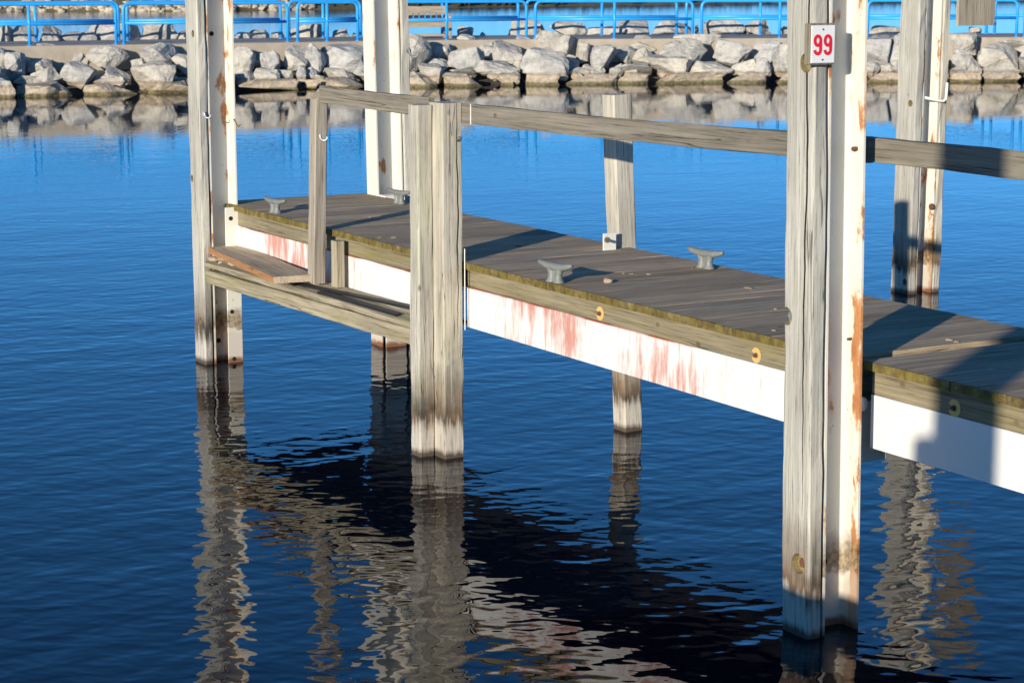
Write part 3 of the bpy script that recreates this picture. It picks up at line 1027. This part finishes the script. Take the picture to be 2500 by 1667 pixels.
TILT = V + Z * 0.145
beam_between('front_beam', stp_pt(0, 0.004, 0.672, 0.706), stp_pt(1, 0.004, 0.672, 0.706), V, 0.062, 0.098, 'step', stp, 401, ch=0.006)
beam_between('top_board', stp_pt(0, 0.036, 0.773, 0.788), stp_pt(1, 0.036, 0.773, 0.788), TILT, 0.132, 0.042, 'step', stp, 403, ch=0.006, wob=0.002)
beam_between('top_board', stp_pt(0, 0.152, 0.790, 0.805), stp_pt(1, 0.152, 0.790, 0.805), TILT, 0.096, 0.042, 'step', stp, 407, ch=0.006, wob=0.002)
v, z = dock_pt_u(760, 547, 1.70)
beam_between('block', W(1.68, -0.042, 0.825), W(1.68, -0.040, 1.135), V, 0.062, 0.085, 'step', stp, 411, ch=0.004)

lp = thing('loose_plank', W(2.8, -0.1, 0.83), 'loose grey-brown plank with an orange sawn edge lying on the boarding step', 'plank')
q0 = (at_z(482 * K, 573 * K, 0.875) + at_z(550 * K, 561 * K, 0.875)) / 2
q1 = (at_z(710 * K, 631 * K, 0.885) + at_z(640 * K, 640 * K, 0.885)) / 2
q0.z, q1.z = 0.862, 0.868
wdir = (at_z(550 * K, 561 * K, 0.875) - at_z(482 * K, 573 * K, 0.875)); wdir.z = 0
me = board_mesh('board', (q1 - q0).length, 0.285, 0.045, ['loose', 'loose_edge'], 421, ch=0.003, wob=0.0008)
fr = frame(q1 - q0, V, q0)
lo_side = (fr.to_3x3().inverted() @ -V)
for p in me.polygons:
    if p.normal.dot(lo_side) > 0.6: p.material_index = 1
link('board', me, fr, lp)

gr = random.Random(9)


def pebble_mesh(seed, n=22, mat='pebble'):
    r = random.Random(seed)
    bm = bmesh.new()
    for i in range(n):
        v = Vector((r.gauss(0, 1), r.gauss(0, 1), r.gauss(0, 1))).normalized()
        v = Vector([math.copysign(abs(c) ** 0.7, c) for c in v]) * r.uniform(0.85, 1.0)
        bm.verts.new(v * 0.5)
    bmesh.ops.convex_hull(bm, input=bm.verts)
    bmesh.ops.delete(bm, geom=[v for v in bm.verts if not v.link_faces], context='VERTS')
    return mesh_from(bm, 'pebble', mat)


peb = [pebble_mesh(700 + i) for i in range(5)]
ST = thing('stone_chips', W(3.35, -0.12, 0.79), 'broken pale stone chips wedged under the loose plank', 'stone')
for i, (du, dv, s) in enumerate(((0.10, -0.06, 0.09), (0.0, -0.05, 0.11), (-0.12, -0.07, 0.10), (-0.22, -0.06, 0.08), (0.03, 0.03, 0.10))):
    P = W(3.36 + du, -0.14 + dv, 0.815)
    m = Matrix.Translation(P) @ Matrix.Rotation(gr.uniform(0, 6), 4, 'Z') @ Matrix.Diagonal((s * 1.3, s * 0.8, 0.042, 1))
    link('chip', peb[i], m, ST)
strips = [((668, 643), (945, 707), 0.03, 'long black rubber strip lying against the dock side of the step'),
          ((735, 668), (915, 722), 0.035, 'shorter black rubber strip lying at the front of the step')]
for i, (a, b, w_, lb) in enumerate(strips):
    A = at_z(a[0] * K, a[1] * K, 0.825 if i == 0 else 0.815)
    B = at_z(b[0] * K, b[1] * K, 0.83 if i == 0 else 0.815)
    A.z = step_top((A - O).dot(U), (A - O).dot(V)) + 0.010
    B.z = step_top((B - O).dot(U), (B - O).dot(V)) + 0.010
    me = board_mesh('rubber_strip', (B - A).length, [0.042, 0.040][i], 0.014, 'rubber', 430 + i, ch=0.003, wob=0.001)
    o = link('rubber_strip', me, frame(B - A, TILT, A))
    tag(o, lb, 'rubber strip')

# crumbs and pebbles on the deck
deb = [(1397, 650, 0.050), (1432, 629, 0.018), (1450, 630, 0.024), (1490, 631, 0.026), (1193, 565, 0.045), (1270, 606, 0.030), (1718, 664, 0.045), (1783, 711, 0.028),
       (1778, 760, 0.026), (1590, 617, 0.018), (905, 547, 0.040), (850, 500, 0.022), (872, 547, 0.03), (2180, 782, 0.035), (2197, 786, 0.025)]
for i, (px, py, s) in enumerate(deb):
    P = at_z(px * K, py * K, DECK)
    big = s > 0.048
    m = Matrix.Translation(P + Z * s * (0.30 if big else 0.12)) @ Matrix.Rotation(gr.uniform(0, 6), 4, 'Z') @ Matrix.Diagonal((s * 1.2, s * 0.9, s * (0.75 if big else 0.34), 1))
    o = link('pebble', peb[i % 5], m)
    if big: tag(o, 'rounded tan pebble on the deck planks beside a cleat', 'pebble')
    else: tag(o, 'small pale crumb of shell or stone on the deck planks', 'pebble', 'crumbs scattered on the deck')

# ------------------------------------------------------------------ neighbouring dock beside the camera (its shade falls on the numbered pile)
nd = thing('neighbouring_dock', W(-11, -5.7, 0), 'neighbouring plank dock where the photographer stands', 'dock')
pm2 = board_mesh('plank', 2.45, PW - 0.004, 0.040, 'plank', 177, ch=0.004, wob=0.0008, n=8)
for i in range(60):
    u = -6.35 - (i + 0.5) * PW
    link('plank', pm2, frame(V, -U, W(u, -6.93, DECK - 0.02)), nd)
dbox('fascia_board', (-15.0, -6.37), (-4.55, -4.51), (0.85, DECK - 0.042), 'fascia', nd)
dbox('fascia_board', (-15.0, -6.37), (-6.90, -6.86), (0.85, DECK - 0.042), 'fascia', nd)
for u in (-6.6, -10.5, -14.5):
    for v in (-4.72, -6.7):
        dbox('post', (u - 0.07, u + 0.07), (v - 0.07, v + 0.07), (-0.6, DECK - 0.044), 'post', nd)
pile('dock_pile', 'tall pile on the far side of the neighbouring dock', None, -9.24, -9.02, (-7.32, -7.245), (-7.235, -7.02), seed=71)
np_ = thing('mooring_post', W(-8.86, -7.1, 0), 'short square post beside the pile of the neighbouring dock', 'post')
beam_between('timber', W(-8.86, -7.1, -0.6), W(-8.86, -7.1, 2.63), U, 0.14, 0.14, 'post', np_, 73, ch=0.010)

# ------------------------------------------------------------------ breakwater
ZW = 1.12
RAIL = [(-32, 42.5), (-18.3, 48.8), (-11.8, 51.8), (-5.7, 54.5), (-4.0, 55.4), (0.46, 57.0), (14.0, 58.8), (31, 61.1), (46, 63.1)]
WL = [(-40, 35.2), (-20, 44.9), (-11.1, 49.8), (-8.2, 51.0), (-2.0, 53.9), (3.7, 55.5), (9.5, 56.0), (13.6, 56.45), (34, 58.8), (50, 60.8)]


def poly_y(pl, x):
    for (x0, y0), (x1, y1) in zip(pl, pl[1:]):
        if x <= x1: break
    return y0 + (y1 - y0) * (x - x0) / (x1 - x0)


def poly_hit(pl, px, off=0.0):
    """point where the vertical plane through pixel column px crosses the polyline"""
    d = ray(px, 100)
    y = 55.0
    for _ in range(30):
        y = poly_y(pl, d.x / d.y * y) + off
    return Vector((d.x / d.y * y, y, 0))


bw = thing('breakwater', (0, 60, 0), 'boulder breakwater topped by a concrete walkway', 'breakwater')


def ribbon(name, secs, mat, parent, dens=0.0):
    """extrude a list of cross-section point rows"""
    bm = bmesh.new()
    R = [[bm.verts.new(p) for p in s] for s in secs]
    for A, B in zip(R, R[1:]):
        for k in range(len(A) - 1):
            bm.faces.new((A[k], B[k], B[k + 1], A[k + 1]))
    bmesh.ops.recalc_face_normals(bm, faces=bm.faces)
    return link(name, mesh_from(bm, name, mat), Matrix.Identity(4), parent)


xs = [-34 + i * 1.0 for i in range(80)]
top, wall, core = [], [], []
for x in xs:
    yf = poly_y(RAIL, x) - 0.30
    nx, ny = -0.3, 0.95
    top.append([(x, yf, ZW), (x - 1.1, yf + 3.55, ZW)])
    wall.append([(x, yf + 0.004, ZW - 0.002), (x, yf - 0.012, ZW - 0.10), (x, yf + 0.0, ZW - 1.6)])
    yw = poly_y(WL, x)
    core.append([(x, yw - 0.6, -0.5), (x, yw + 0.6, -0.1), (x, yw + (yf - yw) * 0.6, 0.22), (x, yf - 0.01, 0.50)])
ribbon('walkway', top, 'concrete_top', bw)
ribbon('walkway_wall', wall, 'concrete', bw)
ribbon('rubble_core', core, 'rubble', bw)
backw = [[(x - 1.1, poly_y(RAIL, x) + 3.25, ZW - 0.002), (x - 1.1, poly_y(RAIL, x) + 3.25, 0.2), (x - 2.5, poly_y(RAIL, x) + 9.0, -0.6)] for x in xs]
ribbon('back_slope', backw, 'rubble', bw)


def rock_mesh(seed):
    r = random.Random(seed)
    bm = bmesh.new()
    n = r.randint(11, 17)
    ex = r.uniform(0.55, 0.85)
    for i in range(n):
        v = Vector((r.gauss(0, 1), r.gauss(0, 1), r.gauss(0, 1))).normalized()
        v = Vector([math.copysign(abs(c) ** ex, c) for c in v]) * r.uniform(0.86, 1.0)
        bm.verts.new(v)
    bmesh.ops.convex_hull(bm, input=bm.verts)
    bmesh.ops.delete(bm, geom=[v for v in bm.verts if not v.link_faces], context='VERTS')
    bmesh.ops.dissolve_limit(bm, angle_limit=0.25, verts=bm.verts, edges=bm.edges)
    bmesh.ops.bevel(bm, geom=list(bm.edges), offset=0.07, segments=2, affect='EDGES', clamp_overlap=True, profile=0.6)
    bmesh.ops.triangulate(bm, faces=bm.faces)
    bmesh.ops.subdivide_edges(bm, edges=[e for e in bm.edges if e.calc_length() > 0.28], cuts=1, use_grid_fill=True)
    bmesh.ops.triangulate(bm, faces=bm.faces)
    bmesh.ops.subdivide_edges(bm, edges=[e for e in bm.edges if e.calc_length() > 0.28], cuts=1, use_grid_fill=True)
    bmesh.ops.triangulate(bm, faces=bm.faces)
    off = Vector((seed * 3.1, seed * 1.7, seed * 0.3))
    for v in bm.verts:
        d = v.co.normalized()
        v.co += d * (0.10 * mnoise.noise(v.co * 1.7 + off) + 0.075 * mnoise.noise(v.co * 4.3 + off))
    mn = [min(v.co[i] for v in bm.verts) for i in range(3)]
    mx = [max(v.co[i] for v in bm.verts) for i in range(3)]
    for v in bm.verts:
        v.co = Vector([(v.co[i] - mn[i]) / (mx[i] - mn[i]) - 0.5 for i in range(3)])
    return mesh_from(bm, 'rock', 'rock')


rocks = [rock_mesh(900 + i) for i in range(18)]
slabs = [rock_mesh(950 + i) for i in range(6)]
rr = random.Random(12)

Z1 = [(0,390,265,720),(-230,330,60,640),(170,425,345,560),(370,285,740,505),(330,455,625,660),(690,500,1145,790),(755,305,1005,520),(880,420,1060,530),(1025,315,1520,610),(1450,375,1620,480),
      (1620,280,2140,620),(1815,200,2190,330),(2120,265,2330,440),(2030,415,2330,700),(145,660,540,790),(320,580,710,780),(160,740,800,915),(1170,580,1555,780),(1060,665,1480,790),(960,755,1600,905),
      (1560,510,2100,840),(1730,745,2260,900),(2010,690,2300,790),(-200,700,150,930)]
Z2 = [(60,210,355,440),(330,370,720,560),(100,430,520,860),(600,490,930,850),(790,380,1080,540),(985,415,1380,820),(1310,360,1660,820),(1640,370,2330,810),(1600,760,2200,960),(2100,720,2400,940),
      (660,800,1140,950),(190,830,510,990),(260,930,1200,1115),(1180,740,1360,1010),(1330,740,1530,970),(1600,910,2250,1085),(1320,950,1600,1070),(500,760,940,970),(-350,500,120,800),(-300,800,200,1120)]
Z3 = [(-100,170,360,640),(330,190,600,340),(370,295,620,510),(580,230,720,330),(655,150,885,390),(270,440,560,610),(190,520,480,760),(545,330,1000,620),(915,270,1130,460),(1035,250,1475,560),
      (1340,160,1575,390),(1590,140,2070,480),(1425,350,2020,690),(860,480,1420,680),(450,580,900,700),(415,625,1050,800),(60,640,420,805),(1160,640,1430,765),(1100,740,1350,805),(1475,640,1910,795),
      (1970,630,2600,785),(2090,270,2280,500),(2130,240,2300,350),(1990,460,2130,610),(1950,560,2450,680)]
Z4 = [(10,300,350,650),(130,210,560,350),(320,300,570,530),(400,180,810,430),(510,330,780,550),(240,510,760,690),(830,230,1430,630),(985,165,1570,410),(690,410,1190,680),(1200,500,1720,690),
      (1490,265,1930,530),(1590,170,1730,310),(1910,165,2260,330),(1910,260,2330,510),(1690,490,2060,670),(1860,460,2180,690),(2190,300,2600,690),(250,635,720,785),(800,635,1620,785),
      (1650,625,2140,775),(2190,625,2560,765),(1750,220,1910,340)]
Z5 = [(100,220,570,650),(220,150,330,250),(510,190,760,650),(160,560,420,770),(410,590,600,770),(130,705,700,855),(560,540,760,770),(760,200,1150,480),(800,450,1300,720),(750,690,1330,850),
      (1360,180,1740,550),(1380,400,1690,670),(1600,530,1800,790),(1370,630,1620,730),(1370,675,1780,855),(1740,300,2350,730),(1850,280,2450,490),(1800,675,2330,835),(2300,500,2700,800),(2280,270,2600,530)]
front = []
for zl, sc, ox, oy in ((Z1, 4.9, 0, 50), (Z2, 6.533, 540, 50), (Z3, 4.9, 980, 50), (Z4, 4.9, 1440, 50), (Z5, 5.6, 2080, 50)):
    for a, b, c, d in zl:
        front.append((ox + a / sc, oy + b / sc, ox + c / sc, oy + d / sc))


def place_rock(x0, y0, x1, y1, tilt=True):
    xm = (x0 + x1) / 2
    pw = poly_hit(WL, xm)
    pr = poly_hit(RAIL, xm)
    # rock base on the slope from the waterline (z 0) to the wall (z 0.55)
    best = None
    for k in range(41):
        s = k / 40
        P = pw.lerp(pr, s)
        P.z = -0.02 + 0.74 * s
        yy = CY - F_PX * ((P.y * SP + (P.z - H) * CP) / (P.y * CP - (P.z - H) * SP))
        e = abs(yy - y1)
        if best is None or e < best[0]: best = (e, P, s)
    P, s = best[1], best[2]
    d = P.length
    w = (x1 - x0) * d / F_PX * 1.0
    h = (y1 - y0) * d / F_PX * 1.0
    dep = (0.55 * w + 0.45 * h) * rr.uniform(0.85, 1.1)
    dep = min(dep, 1.35)
    ext = 0.35 if s < 0.05 else 0.06
    h2 = h + ext
    c = P + Vector((0, dep * 0.20, h / 2 - ext / 2))
    m = Matrix.Translation(c) @ Matrix.Rotation(rr.uniform(-0.28, 0.28) if w < 2.2 * h else rr.uniform(-0.05, 0.05), 4, 'Y') @ Matrix.Diagonal((w, dep, h2, 1)) @ Matrix.Rotation(rr.choice((0, math.pi)), 4, 'Z')
    me = rr.choice(slabs) if w > 2.6 * h else rr.choice(rocks)
    link('rock', me, m, bw)


for b in front: place_rock(*b)
# the breakwater goes on beyond both sides of the picture
for i in range(46):
    sgn = -1 if i % 2 else 1
    x = rr.uniform(2510, 3100) if sgn > 0 else rr.uniform(-600, -30)
    yb = rr.uniform(135, 205) if sgn > 0 else rr.uniform(165, 240)
    s = rr.uniform(55, 120)
    place_rock(x - s / 2, yb - s * rr.uniform(0.5, 0.8), x + s / 2, yb)
# small fillers low in the gaps
for i in range(90):
    x = rr.uniform(0, 2500)
    yb = 120 + rr.uniform(0, 85) + (1250 - x) * 0.012
    s = rr.uniform(18, 40)
    place_rock(x - s / 2, yb - s * 0.7, x + s / 2, yb)

back = []
B1 = [(0,85,135,260),(130,75,420,260),(470,75,720,260),(725,160,1170,260),(1005,60,1640,250),(1640,55,2110,250),(2110,130,2320,250)]
B2 = [(200,235,500,310),(400,195,790,310),(800,230,1000,310),(1120,105,1620,310),(1730,190,2040,310),(2060,250,2250,310)]
B3 = [(670,110,860,220),(1260,20,1720,210),(1780,55,2210,210),(2220,110,2700,210),(930,180,1020,210)]
B4 = [(350,5,700,210),(740,30,1220,210),(1250,90,1320,210),(1360,20,1840,210),(1820,10,2170,210),(2300,100,2600,210)]
B5 = [(230,100,700,210),(800,80,1200,210),(1610,115,1760,190)]
for zl, sc, ox, oy in ((B1, 4.9, 0, 50), (B2, 6.533, 540, 50), (B3, 4.9, 980, 50), (B4, 4.9, 1440, 50), (B5, 5.6, 2080, 50)):
    for a, b, c, d in zl:
        x0, y0, x1 = ox + a / sc, oy + b / sc, ox + c / sc
        P = poly_hit(RAIL, (x0 + x1) / 2, 4.4)
        dd = P.length
        zt = H - (y0 + 68.0) * dd / F_PX + 0.14
        w = (x1 - x0) * dd / F_PX * 1.05
        zb = 0.75
        dep = min(2.0, max(0.8, w * 0.7))
        m = Matrix.Translation((P.x, P.y + dep * 0.2, (zt + zb) / 2)) @ Matrix.Diagonal((w, dep, zt - zb, 1)) @ Matrix.Rotation(rr.choice((0, math.pi)), 4, 'Z')
        link('rock', rr.choice(rocks), m, bw)

# ------------------------------------------------------------------ blue railings
G_R1 = 'blue railing panels on the lake-facing front edge of the walkway'
G_R2 = 'blue railing panels on the far edge of the walkway'
RH = 1.0


def railing_panel(xa, xm, xb, off, label, group):
    A, B = poly_hit(RAIL, xa, off), poly_hit(RAIL, xb, off)
    Mi = poly_hit(RAIL, xm, off)
    A.z = B.z = Mi.z = ZW
    d = (B - A)
    L = d.length
    d.normalize()
    t = (Mi - A).dot(d)
    th = thing('railing_panel', A, label, 'railing', group)
    r, cr = 0.042, 0.16
    pts = [A.copy()]
    for k in range(7):
        a = math.pi - k / 6 * math.pi / 2
        pts.append(A + d * (cr + cr * math.cos(a)) + Z * (RH - cr + cr * math.sin(a)))
    for k in range(7):
        a = math.pi / 2 - k / 6 * math.pi / 2
        pts.append(A + d * (L - cr + cr * math.cos(a)) + Z * (RH - cr + cr * math.sin(a)))
    pts.append(B.copy())
    tube_obj('frame', pts, r, 'blue', th, 10)
    tube_obj('mid_rail', [A + Z * 0.52 + d * 0.03, B + Z * 0.52 - d * 0.03], r * 0.95, 'blue', th, 10)
    tube_obj('post', [A + d * t, A + d * t + Z * (RH - 0.01)], r * 0.97, 'blue', th, 10)
    for q in (A, A + d * t, B):
        cyl_obj('foot_flange', q + Z * 0.001, Z, 0.075, 0.012, 'blue', th, 12)


FP = [(-115, 68, 267), (285, 472, 661), (684, 752, 822), (842, 1026, 1209), (1230, 1411, 1590), (1611, 1790, 1975), (1992, 2160, 2334), (2352, 2530, 2710), (-500, -320, -135)]
FL = ['rounded blue railing panel on the near walkway edge left of the dock end pile', 'rounded blue railing panel passing behind the dock end pile', 'short blue railing panel at the bend of the walkway',
      'rounded blue railing panel in front of the wooden bench', 'rounded blue railing panel above the middle of the boulders', 'rounded blue railing panel passing behind the numbered pile',
      'rounded blue railing panel passing behind the open-water pile', 'near blue railing panel beyond the open-water pile', 'near blue railing panel at the far left of the walkway']
for (a, m_, b), lb in zip(FP, FL):
    railing_panel(a * K, m_ * K, b * K, 0.0, lb, G_R1)
BP = [(-105, 88, 290), (312, 498, 686), (706, 790, 880), (895, 1080, 1265), (1285, 1469, 1651), (1675, 1855, 2040), (2060, 2230, 2407), (2427, 2610, 2790)]
BL = ['far-edge blue railing panel behind the left-hand boulders of the walkway back slope', 'far-edge blue railing panel seen beside the dock end pile', 'short far-edge blue railing panel at the bend of the walkway',
      'far-edge blue railing panel directly behind the wooden bench', 'far-edge blue railing panel in front of the big block-shaped back boulders', 'far-edge blue railing panel beside the numbered pile',
      'far-edge blue railing panel beside the open-water pile', 'far-edge blue railing panel beyond the plywood board']
for (a, m_, b), lb in zip(BP, BL):
    railing_panel(a, m_, b, 3.0, lb, G_R2)

# ------------------------------------------------------------------ bench on the walkway
bA = poly_hit(RAIL, 905 * K, 1.0)
bB = poly_hit(RAIL, 1036 * K, 1.0)
dx = (bB - bA); bl = dx.length; dx.normalize()
dy = Vector((-dx.y, dx.x, 0))
bA.z = ZW
bn = thing('bench', bA, 'weathered wooden bench with a slatted back on the walkway', 'bench')


def bbox_(name, x, y, z):
    me = boxes_mesh(name, [((x[0], y[0], z[0]), (x[1], y[1], z[1]))], 'bench', 0.006)
    return link(name, me, frame(dx, dy, bA), bn)


bbox_('back_rail', (0.04, bl - 0.04), (0.50, 0.54), (0.68, 0.86))
for i in range(9):
    x = 0.06 + i * (bl - 0.12) / 9
    bbox_('back_slat', (x, x + (bl - 0.12) / 9 - 0.035), (0.505, 0.53), (0.47, 0.678))
bbox_('back_rail', (0.04, bl - 0.04), (0.50, 0.54), (0.41, 0.468))
for i in range(4):
    bbox_('seat_slat', (0.03, bl - 0.03), (0.03 + i * 0.115, 0.13 + i * 0.115), (0.40, 0.44))
bbox_('seat_apron', (0.05, bl - 0.05), (0.0, 0.028), (0.31, 0.43))
for x in (0.0, bl - 0.045):
    bbox_('leg', (x, x + 0.075), (0.0, 0.075), (0, 0.62))
    bbox_('leg', (x, x + 0.075), (0.49, 0.56), (0, 0.87))
    bbox_('arm_rest', (x - 0.01, x + 0.085), (-0.03, 0.48), (0.622, 0.66))
bbox_('stretcher', (0.04, bl - 0.04), (0.02, 0.06), (0.06, 0.13))

# ------------------------------------------------------------------ far shore
fsx = [-130 + 5 * i for i in range(64)]
rf = random.Random(3)


def shore_y(x):
    return 157 + max(0.0, (x + 24)) * 0.85 if x < 30 else 157 + 54 * 0.85 + (x - 30) * 0.5


rows = []
for x in fsx:
    y = shore_y(x)
    hgt = 1.25 if x < -16 else max(0.35, 1.25 - (x + 16) * 0.12)
    rows.append([(x, y - 0.5, -0.2), (x, y + 1.2, hgt * 0.5 + rf.uniform(-.1, .1)), (x, y + 3.2, hgt + rf.uniform(-.1, .1)), (x, y + 14, hgt + 0.3), (x, y + 120, hgt + 1.0)])
fb = ribbon('far_bank', rows, 'bank', None)
tag(fb, 'low far shore beyond the breakwater', kind='structure')
bm = bmesh.new()
base = [bmesh.new() for _ in range(1)]
for i in range(1100):
    x = rf.uniform(-75, -15.5)
    f = rf.random()
    y = shore_y(x) + f * 3.2
    z = f * 1.1
    s = rf.uniform(0.25, 0.75)
    mtx = Matrix.Translation((x, y - 0.2, z)) @ Matrix.Rotation(rf.uniform(0, 6), 4, 'Z') @ Matrix.Rotation(rf.uniform(-.4, .4), 4, 'X') @ Matrix.Diagonal((s * 1.3, s, s * 0.75, 1))
    bmesh.ops.create_icosphere(bm, subdivisions=1, radius=0.55, matrix=mtx)
for v in bm.verts:
    v.co += Vector((rf.uniform(-.06, .06), rf.uniform(-.06, .06), rf.uniform(-.06, .06)))
fs = link('far_stones', mesh_from(bm, 'far_stones', 'farstone'), Matrix.Identity(4))
tag(fs, 'pale stone riprap along the far left shore', 'stones', kind='stuff')
bm = bmesh.new()
for i in range(2600):
    x = rf.uniform(-20, 110)
    y = shore_y(x) + rf.uniform(0.6, 5)
    s = rf.uniform(0.15, 0.45)
    z = 0.15 + rf.uniform(0, 0.45)
    a = rf.uniform(0, 6.28)
    d = Vector((math.cos(a), math.sin(a), 0)) * s
    u_ = Vector((rf.uniform(-.3, .3), rf.uniform(-.3, .3), 1)).normalized() * s
    c = Vector((x, y, z))
    bm.faces.new([bm.verts.new(c + q) for q in (-d - u_ * .3, d * .3 - u_, d + u_ * .4, -d * .2 + u_)])
sb = link('far_scrub', mesh_from(bm, 'far_scrub', 'shrub'), Matrix.Identity(4))
tag(sb, 'dark low scrub on the distant shore', 'scrub', kind='stuff')
